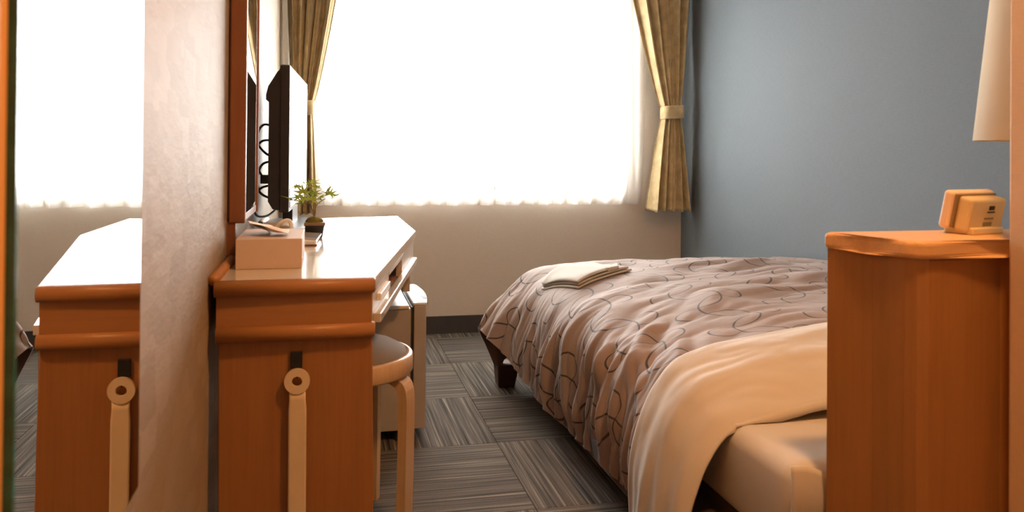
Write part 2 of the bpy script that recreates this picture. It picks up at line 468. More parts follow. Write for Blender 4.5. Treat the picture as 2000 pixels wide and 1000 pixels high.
# window
w1 = root('window_1', (.77, YW+.08, WZ0), kind='structure')
bm = nb(); fy0, fy1 = YW+.06, YW+.12
box(bm, WX0, WX1, fy0, fy1, WZ0, WZ0+.02); box(bm, WX0, WX1, fy0, fy1, WZ1-.035, WZ1)
box(bm, WX0, WX0+.035, fy0, fy1, WZ0, WZ1); box(bm, WX1-.035, WX1, fy0, fy1, WZ0, WZ1)
finish('window_frame', bm, ALU, w1)
MX = .86
for k, (a, b, y) in enumerate(((WX0+.03, MX+.022, YW+.078), (MX-.022, WX1-.03, YW+.100))):
    bm = nb(); s = .020
    box(bm, a, b, y-.01, y+.01, WZ0+.018, WZ0+.018+s); box(bm, a, b, y-.01, y+.01, WZ1-.03-s, WZ1-.03)
    box(bm, a, a+s, y-.01, y+.01, WZ0+.018, WZ1-.03); box(bm, b-s, b, y-.01, y+.01, WZ0+.018, WZ1-.03)
    sash = finish('sash', bm, ALU, w1)
    finish('pane', box(nb(), a+s-.003, b-s+.003, y-.002, y+.002, WZ0+.018+s-.003, WZ1-.03-s+.003), PANE, sash)
finish('window_sill', box(nb(), WX0, WX1, YW-.0005, YW+.06, WZ0-.018, WZ0+.002, .003), WHITEPL, w1)

# ------------------------------------------------------------------ curtains
def fold(s, n, amp, ph=0., jit=1.): return amp*(np.sin(2*PI*n*s+ph)+.35*jit*np.sin(2*PI*n*.43*s+1.7+ph)+.25*jit*np.sin(2*PI*n*1.9*s+.6))
RAILZ = 2.08
rail = root('curtain_rail', (.85, 4.09, RAILZ), 'white double curtain rail fixed above the window', 'curtain rail')
finish('rail_bar', box(nb(), -.20, 1.89, 4.040, 4.052, RAILZ, RAILZ+.02), WHITEPL, rail)
finish('rail_bar', box(nb(), -.20, 1.89, 4.100, 4.112, RAILZ, RAILZ+.02), WHITEPL, rail)
for x in (-.15, .85, 1.85): finish('bracket', box(nb(), x-.012, x+.012, 4.04, YW+.002, RAILZ+.02, RAILZ+.03), WHITEPL, rail)
def sheer(x0, x1, n, ph, label):
    ni, nj = 24, int((x1-x0)*260)
    z = np.linspace(.658, RAILZ, ni)[:, None]; s = np.linspace(0, 1, nj)[None, :]
    t = (z-.658)/(RAILZ-.658)
    amp = .026*(1-.5*np.clip(t*1.5, 0, 1))
    Y = 4.100+.046*np.exp(-(z-.658)/.10)+amp*(np.sin(2*PI*n*s+ph+.5*np.sin(3*t))+.4*np.sin(2*PI*n*.37*s+2*ph))
    X = x0+(x1-x0)*s+.004*np.sin(4*PI*n*s+ph)+0*z
    Z = z+.0025*np.sin(2*PI*n*.5*s+ph)+0*s
    Y = np.minimum(Y, 4.173)
    Z[1:] = np.broadcast_to(z, Z.shape)[1:]
    o = grid('sheer_curtain', np.stack([X, Y, Z], -1), SHEER)
    return tag(o, label, 'curtain', 'sheer curtain panels')
sheer(-.195, .848, 12, .3, 'wide white sheer curtain panel behind the potted maple and television')
sheer(.855, 1.234, 5, 1.1, 'narrow white sheer curtain panel between the two other sheer panels')
sheer(1.241, 1.66, 5, 2.0, 'white sheer curtain panel next to the gold drape by the blue wall')

def drape(name, label, top, tie, bot, ztie, zbot, n, flip, ph, yc=4.02):
    r = root(name, ((bot[0]+bot[1])/2, yc, zbot), label, 'curtain', 'gold curtains beside the window')
    ni, nj = 90, 220
    z = np.linspace(zbot, RAILZ+.004, ni); s = np.linspace(0, 1, nj)
    G = np.zeros((ni, nj, 3))
    for i, zz in enumerate(z):
        if zz >= ztie:
            t = (zz-ztie)/(RAILZ-ztie); e = min(1, (t/.80))**.80
            # edges sweep from the tie out to the heading
            l = tie[0]+(top[0]-tie[0])*(e if not flip else e**.8); rgt = tie[1]+(top[1]-tie[1])*(e**.8 if not flip else e)
            a = .012+.026*min(1, t*1.6)
        else:
            t = (ztie-zz)/(ztie-zbot); e = t**.75
            l = tie[0]+(bot[0]-tie[0])*e; rgt = tie[1]+(bot[1]-tie[1])*e
            a = .010+.024*e
        thickY = .018
        ph_ = ph+.25*math.sin(zz*3)
        w = np.sin(2*PI*n*s+ph_)+.35*np.sin(2*PI*n*2.3*s+1.3+ph_)+.3*np.sin(2*PI*n*.5*s+ph_*2)
        G[i, :, 0] = l+(rgt-l)*(s+.018*np.sin(4*PI*n*s+ph_)*min(1, 1))
        G[i, :, 1] = yc+a*w-thickY*np.sin(PI*s)
        G[i, :, 2] = zz
        if i == 0: G[i, :, 2] += .006*np.sin(2*PI*n*s)+.004*np.sin(PI*s)
    grid('cloth', G, DRAPE, r, thick=.003)
    # tieback band: flattened ring of cloth
    cxm, hw = (tie[0]+tie[1])/2, (tie[1]-tie[0])/2+.008
    bm = nb(); nseg = 40; hh = .034
    rings = []
    for zz, off in ((ztie-hh, 0), (ztie-hh+.004, .003), (ztie+hh-.004, .003), (ztie+hh, 0)):
        rings.append([bm.verts.new((cxm+(hw+off)*math.copysign(abs(math.cos(a))**.6, math.cos(a)), yc-.006+(.048+off)*math.copysign(abs(math.sin(a))**.6, math.sin(a)), zz+.004*math.cos(a))) for a in [2*PI*k/nseg for k in range(nseg)]])
    for a, b in zip(rings[:-1], rings[1:]):
        for k in range(nseg): bm.faces.new((a[k], a[(k+1) % nseg], b[(k+1) % nseg], b[k]))
    tb = finish('tieback', bm, DRAPE, r, True); tb.modifiers.new('thickness', 'SOLIDIFY').thickness = .003
    return r
drape('gold_curtain', 'gold damask curtain tied back beside the blue wall', (1.53, 1.888), (1.728, 1.822), (1.645, 1.893), 1.146, .628, 5.3, False, .4)
drape('gold_curtain', 'gold damask curtain tied back behind the television', (-.196, .085), (-.150, -.062), (-.19, -.035), 1.13, .628, 5.3, True, 1.2)

# ------------------------------------------------------------------ big wall mirror
mr = root('wall_mirror', (-.204, .80, .555), 'tall frameless glass mirror on the left wall with green glass edge', 'mirror')
finish('mirror_glass', box(nb(), XL-.001, -.2005, .610, .990, .555, 2.0), MIRROR, mr)
finish('glass_edge', box(nb(), XL-.001, -.2004, .606, .6101, .555, 2.0), GLASS_EDGE, mr)

# ------------------------------------------------------------------ dressing mirror above the desk
dm = root('dressing_mirror', (XL, 2.04, .771), 'brown wooden framed mirror hanging over the desk behind the television', 'mirror')
fx0, fx1, y0, y1, z0, z1 = XL+.004, -.170, 1.885, 2.250, .771, 1.75
bm = nb()
box(bm, fx0, fx1, y0, y0+.020, z0, z1, .003); box(bm, fx0, fx1, y1-.020, y1, z0, z1, .003)
box(bm, fx0, fx1-.004, y0+.018, y1-.018, z0, z0+.020, .003); box(bm, fx0, fx1-.004, y0+.018, y1-.018, z1-.02, z1, .003)
finish('frame', bm, WOOD_DARK, dm)
finish('glass', box(nb(), fx1-.012, fx1-.0035, y0+.019, y1-.019, z0+.019, z1-.019), MIRROR, dm)
finish('back_board', box(nb(), XL-.001, fx0+.002, y0+.01, y1-.01, z0+.01, z1-.01), WOOD_DARK, dm)
finish('support_post', box(nb(), XL-.001, XL+.018, y0+.004, y0+.030, .70, z0+.004), WOOD_DARK, dm)

# ------------------------------------------------------------------ desk
DT = .687
dk = root('writing_desk', (.03, 2.35, 0), 'long brown wooden wall desk with glossy pale top and slanted front edge', 'desk')
edge = [(-.197, 1.600), (.094, 1.605), (.274, 2.534), (.269, 3.106), (-.197, 3.00)]
finish('desk_top', prism(nb(), edge, DT-.026, DT, .0025, 2), LAMINATE, dk)
# rounded wooden lip across the near end
def nose(z, r, x0, x1, y, nm):
    bm = nb(); prof = [(-.012, -r), (r*.55, -r*.92), (r*.9, -r*.5), (r, 0), (r*.9, r*.5), (r*.55, r*.92), (-.012, r)]
    a = [bm.verts.new((x0, y-p, z+q)) for p, q in prof]; b = [bm.verts.new((x1, y+.005-p, z+q)) for p, q in prof]
    c = [bm.verts.new((x1+.004, y+.012-p*.2, z+q*.8)) for p, q in prof]
    for i in range(len(prof)-1):
        bm.faces.new((a[i], a[i+1], b[i+1], b[i])); bm.faces.new((b[i], b[i+1], c[i+1], c[i]))
    bm.faces.new(a[::-1]); bm.faces.new(c)
    return finish(nm, bm, WOOD_DESK, dk, True)
nose(DT-.0135, .0145, -.197, .094, 1.600, 'end_lip')
finish('end_apron', box(nb(), -.194, .090, 1.603, 1.625, .585, DT-.025), WOOD_DESK, dk)
nose(.588, .0145, -.194, .094, 1.603, 'end_moulding')
bm = nb()
hexa(bm, [(-.186, 1.611, .0), (.101, 1.611, .0), (.101, 1.636, .0), (-.186, 1.636, .0), (-.191, 1.611, .586), (.0925, 1.611, .586), (.0925, 1.636, .586), (-.191, 1.636, .586)], .002, 1)
finish('end_panel', bm, WOOD_PANEL, dk)
# raised back rail along the wall
bm = nb(); tube(bm, [(-.199, 1.600, DT+.004), (-.199, 1.90, DT+.004), (-.199, 2.98, DT+.004)], .0105, 10)
finish('back_rail', bm, WOOD_DESK, dk, True)
# open carcass below the top: rear board, divider, far cabinet end, tray
finish('carcass_floor', prism(nb(), [(-.19, 1.634), (.080, 1.634), (.252, 2.525), (.250, 3.08), (-.19, 2.99)], .586, .598), WOOD_PANEL, dk)
finish('carcass_back', box(nb(), -.195, -.180, 1.634, 2.98, .597, DT-.025), WOOD_PANEL, dk)
d_ = Vector((.180, .929, 0)).normalized(); nrm = Vector((d_.y, -d_.x, 0))
def alongedge(t0, t1, dep0, dep1, z0, z1, nm, mat):
    """board following the slanted front edge; t = metres along it, depth inwards"""
    o_ = Vector((.094, 1.605, 0))
    p = [o_+d_*t-nrm*dp for t, dp in ((t0, dep0), (t1, dep0), (t1, dep1), (t0, dep1))]
    bm = nb(); hexa(bm, [(*q.xy, z0) for q in p]+[(*q.xy, z1) for q in p], .001, 1)
    return finish(nm, bm, mat, dk)
BEIGE = simple('beige_laminate', (.50, .42, .33), .45, .03)
alongedge(.03, .30, .006, .022, .598, DT-.025, 'fascia', BEIGE)
alongedge(.60, .945, .006, .022, .598, DT-.025, 'fascia', BEIGE)
alongedge(.30, .60, .004, .016, DT-.040, DT-.025, 'fascia_rail', BEIGE)
finish('fascia', box(nb(), .236, .258, 2.53, 3.07, .50, DT-.025), BEIGE, dk)
dr = alongedge(.035, .885, -.010, .006, .594, .612, 'tray_front', LAMINATE)
alongedge(.10, .26, -.002, .05, .625, .640, 'tray_bracket', WHITEPL)
finish('far_panel', box(nb(), -.19, .255, 3.00, 3.02, 0, .588), WOOD_PANEL, dk)

# ------------------------------------------------------------------ shoehorn on its hook
hk = root('wall_hook', (-.05, 1.611, .515), 'small black plastic hook stuck on the desk end panel', 'hook')
finish('plate', box(nb(), -.0605, -.0385, 1.605, 1.6125, .519, .551, .001), BLACK, hk)
bm = nb(); tube(bm, [(-.0475, 1.608, .523), (-.0475, 1.604, .510), (-.0475, 1.6005, .5052), (-.0475, 1.5975, .5050), (-.0475, 1.5955, .5052)], .0018, 8)
finish('prong', bm, BLACK, hk, True)
bm = nb(); cz = .4975; n = 48
out = []; inn = []
for side_y in (1.594, 1.6015):
    ring_o, ring_i = [], []
    for k in range(n):
        a = 2*PI*k/n
        ring_o.append(bm.verts.new((-.0475+.0235*math.cos(a), side_y, cz+.0235*math.sin(a)))); ring_i.append(bm.verts.new((-.0475+.0095*math.cos(a), side_y, cz+.0095*math.sin(a))))
    out.append(ring_o); inn.append(ring_i)
for k in range(n):
    k2 = (k+1) % n
    bm.faces.new((out[0][k], out[0][k2], inn[0][k2], inn[0][k])); bm.faces.new((out[1][k], inn[1][k], inn[1][k2], out[1][k2]))
    bm.faces.new((out[0][k], out[1][k], out[1][k2], out[0][k2])); bm.faces.new((inn[0][k], inn[0][k2], inn[1][k2], inn[1][k]))
sh = root('shoehorn', (-.047, 1.60, .02), 'long ivory plastic shoehorn hanging on the desk end panel', 'shoehorn')
finish('ring_handle', bm, HORN, sh)
hs = np.linspace(0, 1, 26); G = []
for t in hs:
    z = .479-.44*t
    w = .0165+.004*max(0, t-.55)/.45 if t > .06 else .0150
    if t > .93: w *= math.sqrt(max(.12, 1-((t-.93)/.07)**2*.85))
    row = []
    for q in np.linspace(-1, 1, 9):
        cup = .008*max(0, t-.45)/.55
        row.append((-.0465+.0015*t+w*q, 1.598-cup*(1-q*q)+.0, z))
    G.append(row)
grid('blade', np.array(G), HORN, sh, thick=.004)

# ------------------------------------------------------------------ things on the desk
tb = root('tissue_box', (-.11, 1.87, DT), 'tan cardboard tissue box with white tissue pulled out on the desk', 'tissue box')
finish('carton', box(nb(), -.177, -.045, 1.760, 1.985, DT, DT+.062, .0015), CARD, tb)
s = np.linspace(0, 1, 26); G = np.zeros((26, 14, 3))
for j, w in enumerate(np.linspace(-1, 1, 14)):
    pts = spline([(-.105+.01*w, 1.875+.05*w, DT+.0615), (-.118, 1.872+.048*w, DT+.074+.004*math.sin(3*w)), (-.142, 1.865+.04*w, DT+.083+.003*math.cos(4*w)), (-.160-.004*w, 1.85+.03*w, DT+.090)], 26)
    G[:, j] = pts
tg = grid('tissue', G, PAPER, tb, thick=.001)
G2 = np.zeros((26, 14, 3))
for j, w in enumerate(np.linspace(-1, 1, 14)):
    G2[:, j] = spline([(-.158-.004*w, 1.848+.03*w, DT+.0895), (-.130, 1.84+.035*w, DT+.083-.003*w), (-.105, 1.83+.04*w, DT+.075+.004*math.sin(5*w)), (-.075, 1.835+.04*w, DT+.069)], 26)
grid('tissue_flap', G2, PAPER, tb, thick=.001)

ac = root('desk_tray', (-.055, 2.24, DT), 'low glossy white tray with a clear block beside the tissue box', 'tray')
finish('tray_foot', box(nb(), -.094, -.018, 2.165, 2.325, DT, DT+.004), WOOD_DARK, ac)
bm = nb(); hexa(bm, [(-.095, 2.165, DT+.003), (-.022, 2.160, DT+.003), (-.012, 2.33, DT+.003), (-.095, 2.33, DT+.003), (-.097, 2.160, DT+.020), (-.018, 2.155, DT+.014), (-.006, 2.335, DT+.016), (-.097, 2.335, DT+.024)], .003)
finish('tray_plate', bm, TRAYWHITE, ac)
finish('clear_block', box(nb(), -.080, -.052, 2.175, 2.215, DT+.015, DT+.036, .003), ACRYLIC, ac)

bk = root('small_basket', (-.125, 2.36, DT), 'small tan basket with a white arched handle in front of the television', 'basket')
bm = nb(); hexa(bm, [(-.168, 2.32, DT), (-.100, 2.32, DT), (-.100, 2.42, DT), (-.168, 2.42, DT), (-.176, 2.312, DT+.040), (-.092, 2.312, DT+.040), (-.092, 2.428, DT+.040), (-.176, 2.428, DT+.040)], .006, 2)
finish('basket_body', bm, TAN, bk)
bm = nb(); pts = spline([(-.136, 2.310, DT+.020), (-.122, 2.300, DT+.042), (-.104, 2.296, DT+.054), (-.090, 2.298, DT+.050), (-.0865, 2.305, DT+.018)], 20)
tube(bm, [tuple(p) for p in pts], .0060, 8)
finish('basket_handle', bm, WHITEPL, bk, True)
bm = nb(); lathe(bm, [(0, DT+.038), (.007, DT+.040), (.0085, DT+.046), (.006, DT+.052), (0, DT+.054)], (-.168, 2.30), 16)
finish('black_knob', bm, BLACK, bk, True)

# television
tv = root('television', (-.11, 2.72, DT), 'black flat screen television on a stand at the back of the desk', 'television')
A, B = Vector((-.0985, 2.385, 0)), Vector((-.066, 3.075, 0))
ax = (B-A).normalized(); nx = Vector((ax.y, -ax.x, 0))  # screen normal towards the room
def tvp(t, d, z): p = A+ax*t+nx*d; return (p.x, p.y, z)
W = (B-A).length; tz0, tz1 = .757, 1.172
def tvbox(t0, t1, d0, d1, z0, z1, nm, mat, bev=.002, par=tv):
    bm = nb(); hexa(bm, [tvp(t0, d0, z0), tvp(t1, d0, z0), tvp(t1, d1, z0), tvp(t0, d1, z0), tvp(t0, d0, z1), tvp(t1, d0, z1), tvp(t1, d1, z1), tvp(t0, d1, z1)], bev)
    return finish(nm, bm, mat, par)
tvbox(0, W, -.026, 0, tz0, tz1, 'bezel', BLACK, .003)
tvbox(.022, W-.022, -.004, .0012, tz0+.045, tz1-.022, 'screen', SCREEN, 0)
tvbox(.022, W-.022, 0, .002, tz0+.012, tz0+.030, 'speaker_strip', SILVER, 0)
bm = nb()
prof = [(-.024, tz1-.006), (-.036, tz1-.020), (-.060, tz1-.060), (-.066, tz1-.085), (-.066, tz1-.098), (-.058, tz1-.105), (-.058, tz0+.03), (-.045, tz0+.008), (-.024, tz0+.004)]
a = [bm.verts.new(tvp(.012, d, z)) for d, z in prof]; b = [bm.verts.new(tvp(W-.012, d, z)) for d, z in prof]
for i in range(len(prof)-1): bm.faces.new((a[i], a[i+1], b[i+1], b[i]))
bm.faces.new((a[-1], a[0], b[0], b[-1])); bm.faces.new(a[::-1]); bm.faces.new(b)
finish('back_cover', bm, BLACK, tv)
tvbox(W/2-.10, W/2+.10, -.040, -.010, DT+.010, tz0+.03, 'stand_neck', BLACK)
bm = nb(); c0 = A+ax*W/2-nx*.02
pts = []
for k in range(40):
    a_ = 2*PI*k/40; p = c0+ax*(.21*math.copysign(abs(math.cos(a_))**.7, math.cos(a_)))+nx*(.085*math.copysign(abs(math.sin(a_))**.7, math.sin(a_))); pts.append((p.x, p.y))
prism(bm, pts, DT, DT+.012, .003); finish('stand_base', bm, BLACK, tv)
for path in ([(.10, -.055, 1.00), (.06, -.075, 1.005), (.05, -.090, .985), (.07, -.094, .95), (.12, -.075, .92), (.16, -.057, .915)],
             [(.14, -.055, .96), (.10, -.085, .958), (.06, -.098, .93), (.05, -.090, .88), (.08, -.075, .85), (.14, -.055, .845)],
             [(.12, -.056, .90), (.06, -.080, .89), (.05, -.092, .85), (.06, -.085, .81), (.10, -.060, .79)],
             [(.12, -.056, .83), (.05, -.085, .82), (.04, -.098, .775), (.05, -.092, .745), (.10, -.070, .74), (.16, -.050, .755)]):
    bm = nb(); tube(bm, [tvp(*p) for p in spline(path, 22)], .0035, 6); finish('cable', bm, BLACK, tv, True)
tvbox(.06, .12, -.085, -.056, .835, .86, 'plug', BLACK)

# potted maple
mp = root('potted_maple', (-.026, 2.385, DT), 'small green maple in a dark square pot on the desk', 'potted plant')
bm = nb(); hexa(bm, [(-.048, 2.362, DT), (-.006, 2.362, DT), (-.006, 2.404, DT), (-.048, 2.404, DT), (-.054, 2.356, DT+.036), (.000, 2.356, DT+.036), (.000, 2.410, DT+.036), (-.054, 2.410, DT+.036)], .002)
finish('pot', bm, POT, mp)
finish('pot_rim', box(nb(), -.056, .002, 2.354, 2.412, DT+.034, DT+.043, .002), POTRIM, mp)
bm = nb(); lathe(bm, [(.025, DT+.042), (.024, DT+.048), (.018, DT+.054), (.009, DT+.058), (0, DT+.059)], (-.028, 2.383), 24); finish('moss', bm, MOSS, mp, True)
tips = [(-.075, .828, .01), (-.052, .836, -.01), (-.038, .838, .012), (-.022, .826, -.006), (.004, .812, .0), (.014, .806, .012), (-.086, .792, .0), (-.070, .797, .016), (-.060, .812, -.014), (-.046, .806, .0), (-.030, .808, .018), (-.015, .797, -.01), (-.055, .793, -.02), (-.036, .792, -.016), (.022, .800, -.006), (-.064, .782, .008)]
base = Vector((-.028, 2.383, DT+.055))
for (x, z, dy) in ((-.058, .815, 0), (-.034, .815, .006), (.002, .800, .0), (-.066, .788, .006)):
    bm = nb(); mid = Vector((-.03+(x+.028)*.25, 2.383+dy*.5, DT+.09))
    tube(bm, [tuple(p) for p in spline([tuple(base), tuple(mid), (x, 2.383+dy, z-.004)], 10)], [.0022-.0012*k/9 for k in range(10)], 6); finish('stem', bm, STEM, mp, True)
lm = bpy.data.meshes.new('leaf'); vs = [(0, 0, 0)]; lobes = [(-125, .5), (-75, .8), (-36, .95), (0, 1.1), (36, .95), (75, .8), (125, .5)]
for i, (a_, l) in enumerate(lobes):
    ar = math.radians(a_); vs.append((math.sin(ar)*l, math.cos(ar)*l, -.22*l*l))
    if i < len(lobes)-1:
        am = math.radians((a_+lobes[i+1][0])/2); vs.append((math.sin(am)*.30, math.cos(am)*.30, .03))
fs = [(0, i, i+1) for i in range(1, len(vs)-1)]
lm.from_pydata(vs, [], fs); lm.materials.append(LEAF); [setattr(p, 'use_smooth', False) for p in lm.polygons]
for k, (x, z, dy) in enumerate(tips):
    l = bpy.data.objects.new('leaf', lm); C.objects.link(l); l.parent = mp
    l.location = Vector((x, 2.383+dy, z))-ORIG[mp.name]; sc_ = random.uniform(.028, .038); l.scale = (sc_,)*3
    l.rotation_euler = (random.uniform(.5, 1.3), random.uniform(-.5, .5), random.uniform(-1.2, 1.2)+(x+.03)*-25)

# ------------------------------------------------------------------ mini fridge under the desk
fr = root('mini_fridge', (.10, 2.86, 0), 'small beige mini fridge with white top standing under the desk', 'fridge')
finish('body', box(nb(), -.13, .276, 2.645, 3.00, .035, .425, .004), FRIDGE, fr)
finish('top_panel', box(nb(), -.13, .268, 2.640, 3.00, .425, .437, .003), FRIDGE_TOP, fr)
bm = nb(); pts = [(.282, 2.635)]+[(.322+.014*math.sin(PI*t), 2.635+.37*t) for t in np.linspace(0, 1, 14)]+[(.282, 3.005)]
prism(bm, pts, .042, .437, .003); d0 = finish('door', bm, FRIDGE, fr)
finish('door_cap', prism(nb(), [(.280, 2.634)]+[(.324+.014*math.sin(PI*t), 2.634+.372*t) for t in np.linspace(0, 1, 14)]+[(.280, 3.006)], .437, .446, .003), FRIDGE_TOP, d0)
finish('door_grip', box(nb(), .318, .334, 2.70, 2.76, .425, .4475, .003), DARKGREY, d0)
finish('door_seal', box(nb(), .274, .284, 2.645, 3.0, .045, .43), DARKGREY, fr)
for x in (-.10, .24):
    for y in (2.67, 2.96): finish('foot', lathe(nb(), [(0, 0), (.015, 0), (.013, .037), (0, .037)], (x, y), 12), DARKGREY, fr)

# ------------------------------------------------------------------ stool
SXc, SYc, SR = .043, 2.085, .178
st = root('round_stool', (SXc, SYc, 0), 'round birch stool with grey cushion seat tucked beside the desk', 'stool')
finish('seat_rim', lathe(nb(), [(SR-.03, .388), (SR-.003, .386), (SR, .390), (SR, .426), (SR-.004, .431), (SR-.014, .432), (SR-.016, .412), (SR-.03, .412)], (SXc, SYc), 64), WOOD_BIRCH, st, True)
finish('cushion', lathe(nb(), [(0, .407), (SR-.018, .407), (SR-.014, .426), (SR-.020, .438), (SR-.045, .452), (SR-.09, .461), (0, .464)], (SXc, SYc), 64), GREYCUSH, st, True)
for k in range(4):
    a = math.radians(-28+90*k); ca, sa = math.cos(a), math.sin(a); tg_ = Vector((-sa, ca, 0)); rd = Vector((ca, sa, 0))
    path = spline([(SR-.005-.002, 0), (SR-.004, .12), (SR-.002, .28), (SR-.004, .347), (SR-.016, .370), (SR-.045, .384), (SR-.11, .386)], 28)
    bm = nb(); rings = []
    for i, (r_, z_) in enumerate(path):
        p0 = np.array(path[max(i-1, 0)]); p1 = np.array(path[min(i+1, len(path)-1)]); tv_ = (p1-p0)/np.linalg.norm(p1-p0); nv = np.array([tv_[1], -tv_[0]])
        h = .011; w = .026
        ring = []
        for (dw, dh) in ((-w, -h), (w, -h), (w, h), (-w, h)):
            rr = r_+nv[0]*dh; zz = z_+nv[1]*dh; q = Vector((SXc, SYc, 0))+rd*rr+tg_*dw; ring.append(bm.verts.new((q.x, q.y, max(0, zz))))
        rings.append(ring)
    for a_, b_ in zip(rings[:-1], rings[1:]):
        for i in range(4): bm.faces.new((a_[i], a_[(i+1) % 4], b_[(i+1) % 4], b_[i]))
    bm.faces.new(rings[0]); bm.faces.new(rings[-1][::-1])
    finish('leg', bm, WOOD_BIRCH, st)

# ------------------------------------------------------------------ bed
MX0, MX1, MY0, MY1, MZ0, MZ1 = .790, 1.885, 1.275, 3.16, .218, .392
bd = root('bed', (1.34, 2.2, 0), 'single bed on a dark brown base against the blue wall', 'bed')
finish('base', box(nb(), MX0-.06, MX1, MY0+.01, MY1-.005, .085, MZ0-.02, .006), BEDBASE, bd)
finish('slat_deck', box(nb(), MX0+.01, MX1, MY0+.02, MY1-.02, MZ0-.025, MZ0+.005), BEDBASE, bd)
finish('mattress', box(nb(), MX0, MX1+.003, MY0, MY1, MZ0, MZ1, .035, 5), SHEET, bd, True)
for x in (MX0-.122, MX1-.10):
    for y in (MY0+.06, MY1+.045):
        bm = nb(); hexa(bm, [(x+.008, y-.035, 0), (x+.075, y-.035, 0), (x+.075, y+.035, 0), (x+.008, y+.035, 0), (x, y-.045, .09), (x+.09, y-.045, .09), (x+.09, y+.045, .09), (x, y+.045, .09)], .006)
        finish('leg', bm, WOOD_BED, bd)
# tucked corner of the under sheet
G = np.zeros((14, 10, 3))
for i, t in enumerate(np.linspace(0, 1, 14)):
    for j, q in enumerate(np.linspace(0, 1, 10)):
        G[i, j] = (MX0-.006+.18*t, MY0-.006-.006*math.sin(PI*q), MZ1+.004-.04*t-.09*q-.02*t*q+.006*math.sin(9*t))
grid('tucked_fold', G, SHEET, bd, thick=.004)

# duvet
def interp(y, tab):
    ys = [a for a, _ in tab]; return np.array([np.interp(y, ys, [b[k] for _, b in tab]) for k in range(len(tab[0][1]))])
SEC = [ # Y: hem(x,z), low, shoulder1, shoulder2, top(x=1.1), mid(1.5), right(1.87)
 (1.50, (.706, .10, .715, .24, .768, .355, .85, .395, 1.10, .425, 1.5, .43, 1.880, .41)),
 (1.60, (.690, .10, .705, .26, .750, .385, .84, .440, 1.10, .485, 1.5, .495, 1.880, .475)),
 (1.70, (.690, .10, .705, .27, .755, .395, .84, .455, 1.10, .500, 1.5, .51, 1.880, .49)),
 (1.90, (.715, .11, .715, .26, .755, .385, .85, .455, 1.10, .505, 1.5, .515, 1.882, .50)),
 (2.20, (.735, .082, .730, .25, .755, .385, .85, .460, 1.10, .510, 1.5, .525, 1.882, .515)),
 (2.60, (.700, .095, .715, .25, .755, .390, .85, .470, 1.10, .515, 1.5, .53, 1.882, .525)),
 (2.80, (.680, .125, .705, .27, .750, .390, .85, .470, 1.10, .510, 1.5, .528, 1.882, .52)),
 (2.95, (.650, .175, .690, .29, .740, .390, .85, .470, 1.10, .500, 1.5, .515, 1.882, .51)),
 (3.15, (.578, .255, .652, .335, .728, .395, .84, .465, 1.10, .490, 1.5, .497, 1.880, .49)),
]
def section(y, n):
    c = interp(y, SEC); return spline([(c[2*k], c[2*k+1]) for k in range(7)], n)
NS, NT, NF = 300, 330, 34
ys = np.linspace(1.515, 3.15, NT)
G = np.zeros((NT+NF, NS, 3))
sfrac = np.concatenate([np.linspace(0, .5, int(NS*.55), endpoint=False), np.linspace(.5, 1, NS-int(NS*.55))])
def sec_at(y):
    d = section(y, 400); u = np.linspace(0, 1, 400); return np.stack([np.interp(sfrac, u, d[:, 0]), np.interp(sfrac, u, d[:, 1])], -1)
for i, y in enumerate(ys):
    q = sec_at(y); G[i, :, 0] = q[:, 0]; G[i, :, 1] = y; G[i, :, 2] = q[:, 1]
q = sec_at(3.15)
for k in range(NF):
    w = (k+1)/NF; drop = .32*w**1.25; a = min(1, w/.35)
    G[NT+k, :, 1] = 3.15+.075*math.sin(a*PI/2)-.02*max(0, w-.35)
    zz = q[:, 1]-drop*np.clip((q[:, 1]-.02)/.45, .64, 1)
    G[NT+k, :, 2] = np.maximum(zz, .045)
    G[NT+k, :, 0] = q[:, 0]+(.10*w)*np.clip((.80-q[:, 0])/.22, 0, 1)
# arc-length uv
dS = np.linalg.norm(np.diff(G, axis=1), axis=2); Su = np.concatenate([np.zeros((G.shape[0], 1)), np.cumsum(dS, 1)], 1)
dT = np.linalg.norm(np.diff(G, axis=0), axis=2); Tv = np.concatenate([np.zeros((1, NS)), np.cumsum(dT, 0)], 0)
Suv = Su-Su[:, NS//2:NS//2+1]+.6
UV = np.stack([Suv, Tv[:, NS//2:NS//2+1]+0*Suv], -1)
# normals and cloth relief
def normals(G):
    a = np.gradient(G, axis=0); b = np.gradient(G, axis=1); n = np.cross(b, a); n /= np.linalg.norm(n, axis=2, keepdims=True)+1e-9
    n[n[..., 2] < -0.2] *= 1
    return n
Nn = normals(G)
if Nn[20, NS-40, 2] < 0: Nn = -Nn
X, Yc, Z = G[..., 0], G[..., 1], G[..., 2]
side = np.clip((.46-Z)/.28, 0, 1)*np.clip((1.05-X)/.2, 0, 1)       # 1 near the hem on the aisle side
top = 1-side
S_ = Su
def perlin(x, y, seed):
    r = np.random.default_rng(seed); ang = r.uniform(0, 2*PI, (64, 64)); gx, gy = np.cos(ang), np.sin(ang)
    xi, yi = np.floor(x).astype(int), np.floor(y).astype(int); xf, yf = x-xi, y-yi
    fx, fy = xf**3*(xf*(xf*6-15)+10), yf**3*(yf*(yf*6-15)+10)
    def d(ox, oy):
        a, b = (xi+ox) % 64, (yi+oy) % 64; return gx[a, b]*(xf-ox)+gy[a, b]*(yf-oy)
    return (d(0, 0)*(1-fx)+d(1, 0)*fx)*(1-fy)+(d(0, 1)*(1-fx)+d(1, 1)*fx)*fy
bil = lambda p, e: np.sqrt(p*p+e*e)*2-.5            # puffed cloth with creases along the zero lines
wy = Yc+.035*perlin(Yc*5, S_*5, 11); ws = S_+.05*perlin(Yc*4, S_*4, 12)
